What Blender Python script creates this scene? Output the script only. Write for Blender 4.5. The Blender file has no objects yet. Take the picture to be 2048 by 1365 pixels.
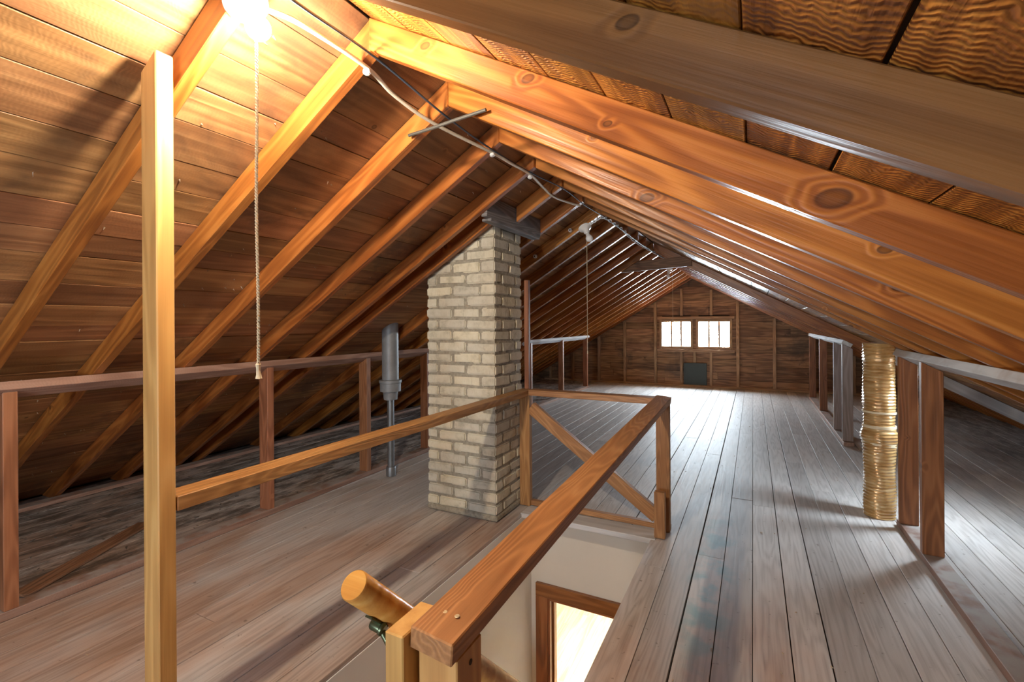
import bpy, bmesh, math, random
from mathutils import Vector, Matrix

# ------------------------------------------------------------------ camera, sky, lights, exposure
SC = bpy.context.scene
COL = SC.collection
random.seed(7)
V = Vector

cam_d = bpy.data.cameras.new('camera')
cam = bpy.data.objects.new('camera', cam_d)
COL.objects.link(cam)
cam_d.sensor_fit = 'HORIZONTAL'
cam_d.sensor_width = 36.0
cam_d.lens = 939.0 / 2048 * 36.0
cam_d.shift_y = -34.8 / 2048
cam_d.clip_start = 0.02
yaw, roll = math.radians(27.18), math.radians(0.369)
cam.matrix_world = (Matrix.Translation((0, 0, 1.32)) @ Matrix.Rotation(yaw, 4, 'Z')
                    @ Matrix.Rotation(math.radians(90), 4, 'X') @ Matrix.Rotation(-roll, 4, 'Z'))
SC.camera = cam

world = bpy.data.worlds.new('sky')
SC.world = world
world.use_nodes = True
bgn = world.node_tree.nodes['Background']
bgn.inputs['Color'].default_value = (0.80, 0.90, 1.0, 1)
bgn.inputs['Strength'].default_value = 88.0


def area(name, loc, rot, sx, sy, power, color, portal=False):
    d = bpy.data.lights.new(name, 'AREA')
    d.shape = 'RECTANGLE'; d.size = sx; d.size_y = sy
    d.energy = power; d.color = color
    d.cycles.is_portal = portal
    o = bpy.data.objects.new(name, d); COL.objects.link(o)
    o.location = loc; o.rotation_euler = rot
    return o


R90 = math.radians(90)
YF, YN = 10.3, -2.4             # inner faces of the far and near gable walls
area('sky_portal_far_a', (-1.43, YF + 0.02, 1.08), (-R90, 0, 0), 0.6, 0.55, 1, (1, 1, 1), True)
area('sky_portal_far_b', (-0.70, YF + 0.02, 1.08), (-R90, 0, 0), 0.6, 0.55, 1, (1, 1, 1), True)
NEARWIN = [(-1.59, -1.27), (-0.88, -0.56)]    # x ranges of the windows in the gable behind the camera
NWZ = (0.90, 1.22)
for a, b in NEARWIN:
    area('sky_portal_near', ((a + b) / 2, YN - 0.02, (NWZ[0] + NWZ[1]) / 2), (R90, 0, 0), b - a, NWZ[1] - NWZ[0], 1, (1, 1, 1), True)
# skylight in the right roof slope, behind the rafters seen from here
SKY_X0, SKY_X1, SKY_Y0, SKY_Y1 = 1.20, 1.45, 3.765, 4.08
_sl = math.hypot(1, 0.555)
area('sky_portal_roof', ((SKY_X0 + SKY_X1) / 2, (SKY_Y0 + SKY_Y1) / 2, 2.40 - 0.555 * ((SKY_X0 + SKY_X1) / 2 + 1.10)), (0, math.atan(0.555), 0), (SKY_X1 - SKY_X0) * _sl, SKY_Y1 - SKY_Y0, 1, (1, 1, 1), True)
BULB_STRENGTH = 1420.0
BULB_COLOR = (1.0, 0.83, 0.62)
area('hall_ceiling_light', (-0.9, 5.2, -0.33), (0, 0, 0), 0.9, 0.9, 150, (1.0, 0.93, 0.82))

vs = SC.view_settings
vs.view_transform = 'Standard'
vs.look = 'None'
vs.exposure = 0.72
vs.gamma = 1.0
vs.use_curve_mapping = False
SC.cycles.use_denoising = True
SC.cycles.max_bounces = 10
SC.cycles.diffuse_bounces = 6
SC.cycles.sample_clamp_indirect = 8.0

# ------------------------------------------------------------------ materials


def new_mat(name):
    m = bpy.data.materials.new(name); m.use_nodes = True
    nt = m.node_tree
    for n in list(nt.nodes):
        nt.nodes.remove(n)
    out = nt.nodes.new('ShaderNodeOutputMaterial')
    b = nt.nodes.new('ShaderNodeBsdfPrincipled')
    nt.links.new(b.outputs[0], out.inputs[0])
    return m, nt, b


class NT:
    def __init__(s, nt): s.nt = nt
    def put(s, sock, v):
        if v is None: return
        if isinstance(v, bpy.types.NodeSocket): s.nt.links.new(v, sock)
        else: sock.default_value = v
    def math(s, op, a, b=None, c=None, clamp=False):
        n = s.nt.nodes.new('ShaderNodeMath'); n.operation = op; n.use_clamp = clamp
        s.put(n.inputs[0], a); s.put(n.inputs[1], b); s.put(n.inputs[2], c)
        return n.outputs[0]
    def vec(s, op, a, b=None):
        n = s.nt.nodes.new('ShaderNodeVectorMath'); n.operation = op
        s.put(n.inputs[0], a); s.put(n.inputs[1], b)
        return n.outputs['Value'] if op in ('LENGTH', 'DISTANCE') else n.outputs[0]
    def noise(s, v, scale=1.0, detail=4.0, rough=0.55, dist=0.0):
        n = s.nt.nodes.new('ShaderNodeTexNoise')
        s.put(n.inputs['Vector'], v)
        n.inputs['Scale'].default_value = scale; n.inputs['Detail'].default_value = detail
        n.inputs['Roughness'].default_value = rough; n.inputs['Distortion'].default_value = dist
        return n.outputs[0]
    def ramp(s, f, stops, interp='LINEAR'):
        n = s.nt.nodes.new('ShaderNodeValToRGB'); r = n.color_ramp; r.interpolation = interp
        while len(r.elements) < len(stops): r.elements.new(0.5)
        for e, (p, c) in zip(r.elements, stops):
            e.position = p; e.color = (*c, 1) if len(c) == 3 else c
        s.put(n.inputs[0], f)
        return n.outputs[0]
    def step(s, f, a, b, lo=0.0, hi=1.0):
        n = s.nt.nodes.new('ShaderNodeMapRange'); n.interpolation_type = 'SMOOTHSTEP'
        s.put(n.inputs[0], f); s.put(n.inputs[1], a); s.put(n.inputs[2], b); s.put(n.inputs[3], lo); s.put(n.inputs[4], hi)
        return n.outputs[0]
    def mix(s, f, a, b, mode='MIX'):
        n = s.nt.nodes.new('ShaderNodeMix'); n.data_type = 'RGBA'; n.blend_type = mode
        s.put(n.inputs[0], f)
        for sock, v in ((n.inputs[6], a), (n.inputs[7], b)):
            if isinstance(v, tuple): sock.default_value = (*v, 1) if len(v) == 3 else v
            else: s.put(sock, v)
        return n.outputs[2]
    def hsv(s, col, h, sat, val):
        n = s.nt.nodes.new('ShaderNodeHueSaturation')
        s.put(n.inputs['Hue'], h); s.put(n.inputs['Saturation'], sat); s.put(n.inputs['Value'], val); s.put(n.inputs['Color'], col)
        return n.outputs[0]
    def bump(s, h, strength, dist):
        n = s.nt.nodes.new('ShaderNodeBump')
        n.inputs['Strength'].default_value = strength; n.inputs['Distance'].default_value = dist
        s.put(n.inputs['Height'], h)
        return n.outputs[0]
    def objrand(s):
        tc = s.nt.nodes.new('ShaderNodeTexCoord'); oi = s.nt.nodes.new('ShaderNodeObjectInfo')
        r = oi.outputs['Random']
        cx = s.nt.nodes.new('ShaderNodeCombineXYZ')
        s.put(cx.inputs[0], s.math('MULTIPLY', r, 61.0)); s.put(cx.inputs[1], s.math('MULTIPLY', r, 37.0)); s.put(cx.inputs[2], s.math('MULTIPLY', r, 23.0))
        return s.vec('ADD', tc.outputs['Object'], cx.outputs[0]), r
    def pos(s):
        return s.nt.nodes.new('ShaderNodeNewGeometry').outputs['Position']


def wood(name, dark, mid, light, rough=0.5, ring=14.0, knots=0.5, bump=0.25, vary=0.18, stain=None, stain_amt=0.0, dust=None, saw=0.0, ringmix=0.42, hue=0.006, knots_at=()):
    m, nt, b = new_mat(name); T = NT(nt)
    P, r = T.objrand()
    base = T.noise(T.vec('MULTIPLY', P, (0.7, 7.0, 7.0)), 1.0, 2.0, 0.5)
    fld = base
    kmask = None
    if knots > 0:
        sv = (2.4, 9.0, 9.0)
        vo = nt.nodes.new('ShaderNodeTexVoronoi'); vo.feature = 'F1'
        vo.inputs['Scale'].default_value = 1.0
        T.put(vo.inputs['Vector'], T.vec('MULTIPLY', P, sv))
        diff = T.vec('SUBTRACT', T.vec('MULTIPLY', P, sv), vo.outputs['Position'])
        d = T.vec('LENGTH', T.vec('MULTIPLY', diff, (1 / 2.4, 1 / 9.0, 1 / 9.0)))
        sep = nt.nodes.new('ShaderNodeSeparateColor'); T.put(sep.inputs[0], vo.outputs['Color'])
        keep = T.math('LESS_THAN', sep.outputs[0], knots)
        rad = T.math('MULTIPLY_ADD', T.math('POWER', sep.outputs[1], 2.5), 0.012, 0.005)
        kd = T.math('DIVIDE', d, rad)
        kmask = T.math('MULTIPLY', T.step(kd, 1.25, 0.75), keep)
        bulge = T.math('MULTIPLY', T.step(kd, 4.2, 0.6), keep)
        fld = T.math('MULTIPLY_ADD', bulge, 0.08, base)
    for kp, kr in knots_at:
        d1 = T.math('DIVIDE', T.vec('LENGTH', T.vec('MULTIPLY', T.vec('SUBTRACT', T.pos(), kp), (0.62, 0.3, 1.0))), kr)
        fld = T.math('ADD', fld, T.step(d1, 3.0, 0.5, 0.0, 0.045 + 8.0 * kr))
        km1 = T.step(d1, 1.1, 0.8)
        if kmask is None: kmask, kd = km1, d1
        else: kmask, kd = T.math('MAXIMUM', kmask, km1), T.math('MINIMUM', kd, d1)
    rings = T.math('SINE', T.math('MULTIPLY', fld, ring * 6.283))
    rings = T.math('MULTIPLY_ADD', rings, 0.5, 0.5)
    rings = T.math('POWER', rings, 1.6)
    fib = T.noise(T.vec('MULTIPLY', P, (3.0, 130.0, 130.0)), 1.0, 3.0, 0.6)
    broad = T.noise(T.vec('MULTIPLY', P, (1.6, 4.0, 4.0)), 1.0, 3.0, 0.6)
    f = T.math('ADD', T.math('MULTIPLY', rings, ringmix), T.math('MULTIPLY', fib, 0.5))
    f = T.math('ADD', f, T.math('MULTIPLY_ADD', broad, 0.9, -0.45), clamp=True)
    c = T.ramp(f, [(0.0, dark), (0.5, mid), (1.0, light)])
    # saw / rough relief across the grain
    h = T.math('ADD', T.math('MULTIPLY', rings, 0.6), fib)
    if saw > 0:
        wn = T.noise(T.vec('MULTIPLY', P, (7.0, 13.0, 13.0)), 1.0, 3.0, 0.55)
        sx_ = nt.nodes.new('ShaderNodeSeparateXYZ'); T.put(sx_.inputs[0], P)
        sw = T.math('SINE', T.math('ADD', T.math('MULTIPLY', sx_.outputs[0], 520.0), T.math('MULTIPLY', wn, 46.0)))
        amp = T.step(T.noise(T.vec('MULTIPLY', P, (2.0, 5.0, 5.0)), 1.0, 2.0), 0.38, 0.6, 0.15, 1.0)
        sw = T.math('MULTIPLY_ADD', T.math('MULTIPLY', sw, amp), 0.5, 0.5)
        h = T.math('MULTIPLY_ADD', sw, saw, h)
        c = T.mix(T.step(sw, 0.75, 0.1, 0.0, min(0.7, 0.32 * saw)), c, dark, 'MIX')
    if stain is not None:
        sn = T.noise(T.vec('MULTIPLY', T.pos(), (1.1, 0.9, 1.1)), 1.6, 5.0, 0.65, 0.4)
        sn2 = T.math('MULTIPLY', T.step(sn, 0.52, 0.68), stain_amt)
        c = T.mix(sn2, c, stain)
    if kmask is not None:
        kc = T.mix(T.step(kd, 0.95, 0.3), tuple(x * 0.3 for x in dark), tuple(x * 0.45 for x in mid))
        c = T.mix(T.math('MULTIPLY', kmask, 0.85), c, kc)
    rv = T.math('FRACT', T.math('MULTIPLY', r, 17.31))
    c = T.hsv(c, T.math('MULTIPLY_ADD', rv, 2 * hue, 0.5 - hue), 1.0, T.math('MULTIPLY_ADD', r, 2 * vary, 1.0 - vary))
    if dust is not None:
        nz = nt.nodes.new('ShaderNodeSeparateXYZ'); T.put(nz.inputs[0], nt.nodes.new('ShaderNodeNewGeometry').outputs['Normal'])
        up = T.step(nz.outputs[2], 0.55, 0.95)
        dn = T.step(T.noise(T.pos(), 9.0, 4.0), 0.3, 0.62)
        c = T.mix(T.math('MULTIPLY', T.math('MULTIPLY', up, dn), dust[1]), c, dust[0])
    T.put(b.inputs['Base Color'], c)
    T.put(b.inputs['Roughness'], T.math('MULTIPLY_ADD', fib, 0.16, rough - 0.08))
    T.put(b.inputs['Normal'], T.bump(h, bump, 0.003))
    return m


def plain(name, col, rough=0.5, metal=0.0, var=0.12, scale=8.0, bump=0.0, coat=0.0, spec=0.5):
    m, nt, b = new_mat(name); T = NT(nt)
    P, r = T.objrand()
    n = T.noise(P, scale, 5.0, 0.6)
    c = T.mix(n, tuple(x * (1 - var * 1.6) for x in col), tuple(min(1, x * (1 + var)) for x in col))
    T.put(b.inputs['Base Color'], c)
    b.inputs['Roughness'].default_value = rough; b.inputs['Metallic'].default_value = metal
    b.inputs['Coat Weight'].default_value = coat
    b.inputs['Specular IOR Level'].default_value = spec
    if bump: T.put(b.inputs['Normal'], T.bump(n, bump, 0.01))
    return m


M = {}
M['rafter'] = wood('rafter_fir', (0.19, 0.056, 0.012), (0.37, 0.128, 0.025), (0.48, 0.195, 0.045), rough=0.34, knots=0.33, ring=11, vary=0.16)
M['rafter_knotty'] = wood('knotty_rafter_fir', (0.20, 0.058, 0.011), (0.40, 0.135, 0.023), (0.52, 0.205, 0.045), rough=0.34, knots=0.0, ring=10, vary=0.06, ringmix=0.55,
                          knots_at=[((0.146, 1.141, 1.569), 0.022), ((-0.533, 1.141, 1.977), 0.013), ((-0.874, 1.141, 2.159), 0.012), ((-0.317, 1.141, 1.813), 0.008),
                                    ((-0.393, 2.015, 1.846), 0.02), ((0.246, 2.015, 1.569), 0.01), ((-0.49, 1.583, 1.965), 0.007), ((0.317, 1.583, 1.513), 0.012), ((0.443, 2.015, 1.435), 0.015)])
M['rafter_in_shade'] = wood('shade_toned_fir', (0.14, 0.062, 0.018), (0.25, 0.118, 0.034), (0.32, 0.16, 0.05), rough=0.36, knots=0.0, ring=8, vary=0.02, ringmix=0.3,  # darker copy of the rafter fir: lack of bulb light put into the colour
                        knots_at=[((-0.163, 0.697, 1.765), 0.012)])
M['sheath_left'] = wood('sheathing_boards_left', (0.20, 0.09, 0.036), (0.42, 0.215, 0.092), (0.56, 0.33, 0.15), rough=0.5, knots=0.16, ring=6, ringmix=0.35, vary=0.26,
                        stain=(0.055, 0.034, 0.028), stain_amt=0.62, saw=0.25, bump=0.3, hue=0.008)
M['sheath_right'] = wood('rough_sawn_sheathing', (0.13, 0.042, 0.007), (0.44, 0.18, 0.028), (0.62, 0.29, 0.055), rough=0.42, knots=0.2, ring=9, vary=0.2,
                         stain=(0.05, 0.026, 0.016), stain_amt=0.6, saw=1.9, bump=0.55)
M['post'] = wood('yellow_pine', (0.40, 0.20, 0.06), (0.56, 0.31, 0.10), (0.66, 0.40, 0.15), rough=0.5, knots=0.14, ring=9, vary=0.05, ringmix=0.4)
M['rail'] = wood('rail_fir', (0.24, 0.11, 0.036), (0.42, 0.215, 0.078), (0.60, 0.37, 0.16), rough=0.5, knots=0.12, ring=24, vary=0.06, ringmix=0.3)
M['stud'] = wood('red_fir_stud', (0.19, 0.072, 0.03), (0.33, 0.135, 0.06), (0.42, 0.19, 0.092), rough=0.52, knots=0.25, ring=12, vary=0.14, dust=((0.36, 0.33, 0.31), 0.75))
M['stud_right'] = wood('brown_fir_stud', (0.15, 0.055, 0.018), (0.28, 0.108, 0.036), (0.36, 0.155, 0.06), rough=0.48, knots=0.3, ring=12, vary=0.1, dust=((0.36, 0.33, 0.31), 0.75))
M['stud_grey'] = wood('grey_stud_wood', (0.22, 0.17, 0.15), (0.36, 0.29, 0.27), (0.46, 0.39, 0.37), rough=0.6, knots=0.2, ring=12, vary=0.1)  # greyer wood tone for the first two studs of the far right wall
M['plate'] = wood('dusty_plate', (0.24, 0.13, 0.09), (0.36, 0.22, 0.16), (0.45, 0.30, 0.23), rough=0.6, knots=0.15, ring=10, dust=((0.40, 0.37, 0.35), 0.9), saw=0.5)
M['plate_pale'] = wood('pale_dusty_plate', (0.40, 0.39, 0.38), (0.55, 0.56, 0.57), (0.66, 0.67, 0.68), rough=0.6, knots=0.08, ring=6, stain=(0.25, 0.15, 0.09), stain_amt=0.5)
M['lit_rafter_face'] = wood('lit_rafter_face', (0.50, 0.49, 0.50), (0.66, 0.66, 0.68), (0.76, 0.76, 0.78), rough=0.5, knots=0.05, ring=5)  # near-white wood: light on the lower right rafter painted as colour
M['gable'] = wood('gable_boards', (0.11, 0.055, 0.026), (0.29, 0.16, 0.08), (0.42, 0.25, 0.13), rough=0.6, knots=0.35, ring=8, vary=0.3, stain=(0.04, 0.032, 0.026), stain_amt=0.6)
M['gable_stud'] = wood('gable_studs', (0.22, 0.13, 0.07), (0.39, 0.25, 0.14), (0.50, 0.34, 0.20), rough=0.6, knots=0.15, vary=0.12)
M['grey_wood'] = wood('grey_header_wood', (0.12, 0.115, 0.12), (0.26, 0.25, 0.26), (0.38, 0.37, 0.38), rough=0.65, knots=0.15, stain=(0.08, 0.06, 0.05), stain_amt=0.6)
M['collar'] = wood('old_collar_wood', (0.10, 0.052, 0.026), (0.23, 0.122, 0.062), (0.33, 0.19, 0.105), rough=0.6, knots=0.15)
M['casing'] = wood('varnished_casing', (0.13, 0.042, 0.012), (0.24, 0.085, 0.025), (0.32, 0.13, 0.045), rough=0.3, knots=0.0, ring=8, vary=0.05)
M['maple'] = wood('maple_floor', (0.62, 0.44, 0.25), (0.74, 0.57, 0.36), (0.82, 0.68, 0.47), rough=0.3, knots=0.0, ring=6, vary=0.12, bump=0.05)
M['handrail'] = wood('varnished_handrail', (0.42, 0.17, 0.04), (0.58, 0.28, 0.07), (0.68, 0.40, 0.13), rough=0.22, knots=0.0, ring=6, vary=0.02)
M['plaster'] = plain('cream_plaster', (0.66, 0.62, 0.54), 0.75, var=0.06, scale=3.0, bump=0.05)
M['wall_out'] = plain('dark_backing', (0.05, 0.035, 0.025), 0.9)
M['mortar'] = plain('mortar', (0.40, 0.36, 0.28), 0.95, var=0.45, scale=45, bump=0.9)
M['plaster_light'] = plain('pale_stairwell_plaster', (0.74, 0.735, 0.72), 0.75, var=0.05, scale=3.0, bump=0.08)
M['porcelain'] = plain('white_porcelain', (0.85, 0.85, 0.84), 0.2, var=0.03)
M['white_cable'] = plain('cream_cable_jacket', (0.86, 0.80, 0.66), 0.55, var=0.15, scale=20)
M['white_wire'] = plain('white_wire', (0.80, 0.84, 0.88), 0.45, var=0.1)
M['black_wire'] = plain('blue_black_wire', (0.045, 0.075, 0.12), 0.35, var=0.1)
M['cord'] = plain('cotton_cord', (0.72, 0.62, 0.42), 0.9, var=0.2, scale=60)
M['stick'] = plain('grey_stick', (0.075, 0.07, 0.062), 0.6, var=0.3, scale=30)
M['galv'] = plain('galvanised_iron', (0.30, 0.31, 0.32), 0.45, 0.75, var=0.3, scale=10, bump=0.1)
M['lead'] = plain('grey_stack_metal', (0.30, 0.31, 0.32), 0.5, 0.2, var=0.3, scale=9, bump=0.1)
M['bronze'] = plain('dark_green_bronze', (0.10, 0.12, 0.07), 0.35, 0.8)
M['screw'] = plain('bright_screw', (0.75, 0.66, 0.45), 0.35, 0.6)
M['nail'] = plain('nail_tip', (0.70, 0.62, 0.50), 0.4, 0.4)
M['chip'] = plain('wood_chip', (0.55, 0.42, 0.28), 0.8, var=0.3, scale=3)
M['litter'] = plain('eave_litter', (0.16, 0.14, 0.12), 0.95, var=0.5, scale=3)
M['tarp'] = plain('blue_sheet', (0.02, 0.17, 0.52), 0.4, var=0.4, scale=14)
M['tape'] = plain('pale_tape', (0.78, 0.68, 0.48), 0.3, coat=0.4)
M['hatch'] = plain('dark_hatch_paint', (0.035, 0.05, 0.045), 0.5)
M['sub'] = plain('subfloor', (0.06, 0.045, 0.035), 0.95)


def brick_mat():
    m, nt, b = new_mat('cream_brick'); T = NT(nt)
    P, r = T.objrand()
    n = T.noise(T.vec('MULTIPLY', P, (14, 14, 14)), 1.0, 5.0, 0.65)
    st = T.noise(T.vec('MULTIPLY', P, (90, 90, 7)), 1.0, 3.0, 0.6)
    c = T.ramp(n, [(0.25, (0.42, 0.38, 0.28)), (0.48, (0.64, 0.59, 0.46)), (0.8, (0.73, 0.69, 0.57))])
    c = T.mix(T.step(st, 0.6, 0.75, 0, 0.35), c, (0.36, 0.32, 0.24))
    c = T.hsv(c, 0.5, T.math('MULTIPLY_ADD', r, 0.3, 0.85), T.math('MULTIPLY_ADD', r, 0.22, 0.88))
    T.put(b.inputs['Base Color'], c); b.inputs['Roughness'].default_value = 0.8
    T.put(b.inputs['Normal'], T.bump(T.math('ADD', n, T.math('MULTIPLY', st, 0.5)), 0.8, 0.01))
    return m


M['brick'] = brick_mat()


def floor_mat():
    m, nt, b = new_mat('worn_attic_floor'); T = NT(nt)
    P, r = T.objrand(); W = T.pos()
    fib = T.noise(T.vec('MULTIPLY', P, (2.5, 90, 90)), 1.0, 4.0, 0.65)
    rg = T.noise(T.vec('MULTIPLY', P, (0.8, 9, 9)), 1.0, 2.0)
    rings = T.math('MULTIPLY_ADD', T.math('SINE', T.math('MULTIPLY', rg, 60.0)), 0.5, 0.5)
    f = T.math('ADD', T.math('MULTIPLY', fib, 0.75), T.math('MULTIPLY', rings, 0.22), clamp=True)
    grey = T.ramp(f, [(0.15, (0.36, 0.335, 0.32)), (0.5, (0.56, 0.535, 0.52)), (0.9, (0.67, 0.65, 0.635))])
    brown = T.ramp(f, [(0.15, (0.27, 0.165, 0.115)), (0.5, (0.45, 0.31, 0.235)), (0.9, (0.56, 0.42, 0.33))])
    big = T.noise(T.vec('MULTIPLY', W, (1.3, 0.55, 1)), 1.2, 5.0, 0.6, 0.3)
    # browner near the stair opening, greyer further in: wear plus warm-to-cool light painted in
    sx = nt.nodes.new('ShaderNodeSeparateXYZ'); T.put(sx.inputs[0], W)
    worn = T.step(sx.outputs[1], 0.8, 4.5, 0.10, -0.16)
    bm_ = T.step(T.math('ADD', big, worn), 0.42, 0.72)
    c = T.mix(bm_, grey, brown)
    # dark dirt behind the left knee wall and under the right eave
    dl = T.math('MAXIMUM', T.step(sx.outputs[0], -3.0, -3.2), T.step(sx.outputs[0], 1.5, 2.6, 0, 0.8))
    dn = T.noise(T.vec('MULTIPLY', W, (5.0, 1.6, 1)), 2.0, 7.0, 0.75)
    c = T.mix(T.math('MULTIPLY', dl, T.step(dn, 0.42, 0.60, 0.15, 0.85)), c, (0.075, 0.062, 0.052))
    # scattered dirt specks, scuffs, pale scratches
    sp = T.noise(W, 26.0, 3.0, 0.6)
    c = T.mix(T.step(sp, 0.66, 0.73, 0, 0.55), c, (0.12, 0.085, 0.06))
    sc = T.noise(T.vec('MULTIPLY', W, (16, 2.2, 1)), 1.0, 4.0, 0.7, 1.2)
    c = T.mix(T.step(sc, 0.64, 0.74, 0, 0.35), c, (0.56, 0.55, 0.54))
    # old spill of turquoise chalk on two boards
    dx = T.math('ABSOLUTE', T.math('SUBTRACT', sx.outputs[0], -0.20))
    tz = T.math('MULTIPLY', T.step(dx, 0.15, 0.02), T.math('MULTIPLY', T.step(sx.outputs[1], 1.5, 2.4), T.step(sx.outputs[1], 3.9, 2.9)))
    tn = T.step(T.noise(W, 6.0, 4.0), 0.42, 0.66)
    c = T.mix(T.math('MULTIPLY', T.math('MULTIPLY', tz, tn), 0.75), c, (0.13, 0.36, 0.42))
    c = T.hsv(c, 0.5, 1.0, T.math('MULTIPLY_ADD', r, 0.3, 0.85))
    T.put(b.inputs['Base Color'], c)
    T.put(b.inputs['Roughness'], T.math('MULTIPLY_ADD', fib, 0.22, 0.42))
    b.inputs['Specular IOR Level'].default_value = 0.4
    T.put(b.inputs['Normal'], T.bump(T.math('ADD', f, T.math('MULTIPLY', sp, 0.3)), 0.22, 0.003))
    return m


M['floor'] = floor_mat()


def duct_mat():
    m, nt, b = new_mat('gold_wrap_film'); T = NT(nt)
    P, r = T.objrand()
    n = T.noise(T.vec('MULTIPLY', P, (6, 6, 40)), 1.0, 5.0, 0.6, 0.8)
    c = T.ramp(n, [(0.3, (0.34, 0.17, 0.05)), (0.5, (0.56, 0.34, 0.13)), (0.72, (0.70, 0.52, 0.27))])
    T.put(b.inputs['Base Color'], c)
    b.inputs['Metallic'].default_value = 0.25; b.inputs['Roughness'].default_value = 0.26
    b.inputs['Coat Weight'].default_value = 0.7; b.inputs['Coat Roughness'].default_value = 0.12
    b.inputs['Coat IOR'].default_value = 1.5
    T.put(b.inputs['Normal'], T.bump(n, 0.5, 0.006))
    return m


M['duct'] = duct_mat()


def glow(name, col, strength):
    m, nt, b = new_mat(name)
    b.inputs['Base Color'].default_value = (0.9, 0.9, 0.9, 1)
    b.inputs['Emission Color'].default_value = (*col, 1)
    b.inputs['Emission Strength'].default_value = strength
    return m


M['bulb_on'] = glow('lit_bulb', BULB_COLOR, BULB_STRENGTH)
M['bulb_off'] = plain('frosted_bulb', (0.86, 0.88, 0.90), 0.15, var=0.02, coat=0.5)
_m, _nt, _b = new_mat('window_pane')
_nt.nodes.remove(_b)
_t = _nt.nodes.new('ShaderNodeBsdfTransparent'); _g = _nt.nodes.new('ShaderNodeBsdfGlossy'); _mx = _nt.nodes.new('ShaderNodeMixShader')
_t.inputs[0].default_value = (0.94, 0.96, 0.96, 1); _g.inputs['Roughness'].default_value = 0.03; _mx.inputs[0].default_value = 0.06
_nt.links.new(_t.outputs[0], _mx.inputs[1]); _nt.links.new(_g.outputs[0], _mx.inputs[2])
_nt.links.new(_mx.outputs[0], [n for n in _nt.nodes if n.type == 'OUTPUT_MATERIAL'][0].inputs[0])
M['pane'] = _m

# ------------------------------------------------------------------ building helpers
WM = {}     # world matrices of everything built, so children can be parented without a depsgraph


def link(o, W, parent=None):
    COL.objects.link(o)
    WM[o.name] = W
    if parent is not None:
        o.parent = parent
        o.matrix_parent_inverse = WM[parent.name].inverted()
    o.matrix_basis = W
    return o


def tag(o, label=None, cat=None, group=None, kind=None):
    if label: o['label'] = label
    if cat: o['category'] = cat
    if group: o['group'] = group
    if kind: o['kind'] = kind
    return o


def thing(name, label, cat, loc, group=None):
    o = bpy.data.objects.new(name, None)
    o.empty_display_size = 0.1
    link(o, Matrix.Translation(V(loc)))
    return tag(o, label, cat, group)


def mesh_from(name, bm, mat, smooth=False):
    me = bpy.data.meshes.new(name)
    bm.normal_update()
    if smooth:
        for e in bm.edges:
            e.smooth = len(e.link_faces) == 2 and e.calc_face_angle(0) < 0.6
    bm.to_mesh(me); bm.free()
    me.materials.append(mat)
    if smooth:
        for p in me.polygons: p.use_smooth = True
    return me


def frame_of(xdir, up):
    x = V(xdir).normalized(); z = V(up); y = z.cross(x)
    if y.length < 1e-6: y = V((0, 1, 0)).cross(x)
    y.normalize(); z = x.cross(y)
    return Matrix(((x.x, y.x, z.x), (x.y, y.y, z.y), (x.z, y.z, z.z)))


def solid(name, verts, faces, xdir, mat, parent=None, up=(0, 0, 1), bev=0.0025):
    """one convex solid; world vertices, long axis along xdir (so the grain follows it)"""
    vs_ = [V(v) for v in verts]
    c = sum(vs_, V()) / len(vs_)
    R = frame_of(xdir, up); Ri = R.transposed()
    bm = bmesh.new()
    bv = [bm.verts.new(Ri @ (v - c)) for v in vs_]
    for f in faces: bm.faces.new([bv[i] for i in f])
    bmesh.ops.recalc_face_normals(bm, faces=bm.faces[:])
    if bev: bmesh.ops.bevel(bm, geom=bm.edges[:], offset=bev, segments=1, affect='EDGES', profile=0.5)
    o = bpy.data.objects.new(name, mesh_from(name, bm, mat))
    return link(o, Matrix.Translation(c) @ R.to_4x4(), parent)


BOXF = [(0, 1, 3, 2), (4, 6, 7, 5), (0, 4, 5, 1), (2, 3, 7, 6), (0, 2, 6, 4), (1, 5, 7, 3)]


def box(name, x0, x1, y0, y1, z0, z1, mat, parent=None, axis=None, bev=0.0025):
    vs_ = [(x, y, z) for x in (x0, x1) for y in (y0, y1) for z in (z0, z1)]
    d = (abs(x1 - x0), abs(y1 - y0), abs(z1 - z0))
    a = axis if axis is not None else d.index(max(d))
    xd = [(1, 0, 0), (0, 1, 0), (0, 0, 1)][a]
    return solid(name, vs_, BOXF, xd, mat, parent, up=(0, 0, 1) if a < 2 else (0, 1, 0), bev=bev)


def beam(name, p0, p1, w, h, mat, parent=None, up=(0, 0, 1), bev=0.0025):
    p0, p1 = V(p0), V(p1)
    R = frame_of(p1 - p0, up); y = R @ V((0, 1, 0)); z = R @ V((0, 0, 1))
    vs_ = [p + y * a + z * b for p in (p0, p1) for a in (-w / 2, w / 2) for b in (-h / 2, h / 2)]
    return solid(name, vs_, BOXF, p1 - p0, mat, parent, up=up, bev=bev)


def extrude(name, poly, ext, xdir, mat, parent=None, up=(0, 0, 1), bev=0.0025):
    """prism: polygon of world points pushed along ext"""
    n = len(poly); e = V(ext)
    vs_ = [V(p) for p in poly] + [V(p) + e for p in poly]
    fs = [tuple(range(n)), tuple(range(2 * n - 1, n - 1, -1))] + [(i, (i + 1) % n, n + (i + 1) % n, n + i) for i in range(n)]
    return solid(name, vs_, fs, xdir, mat, parent, up, bev)


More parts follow.
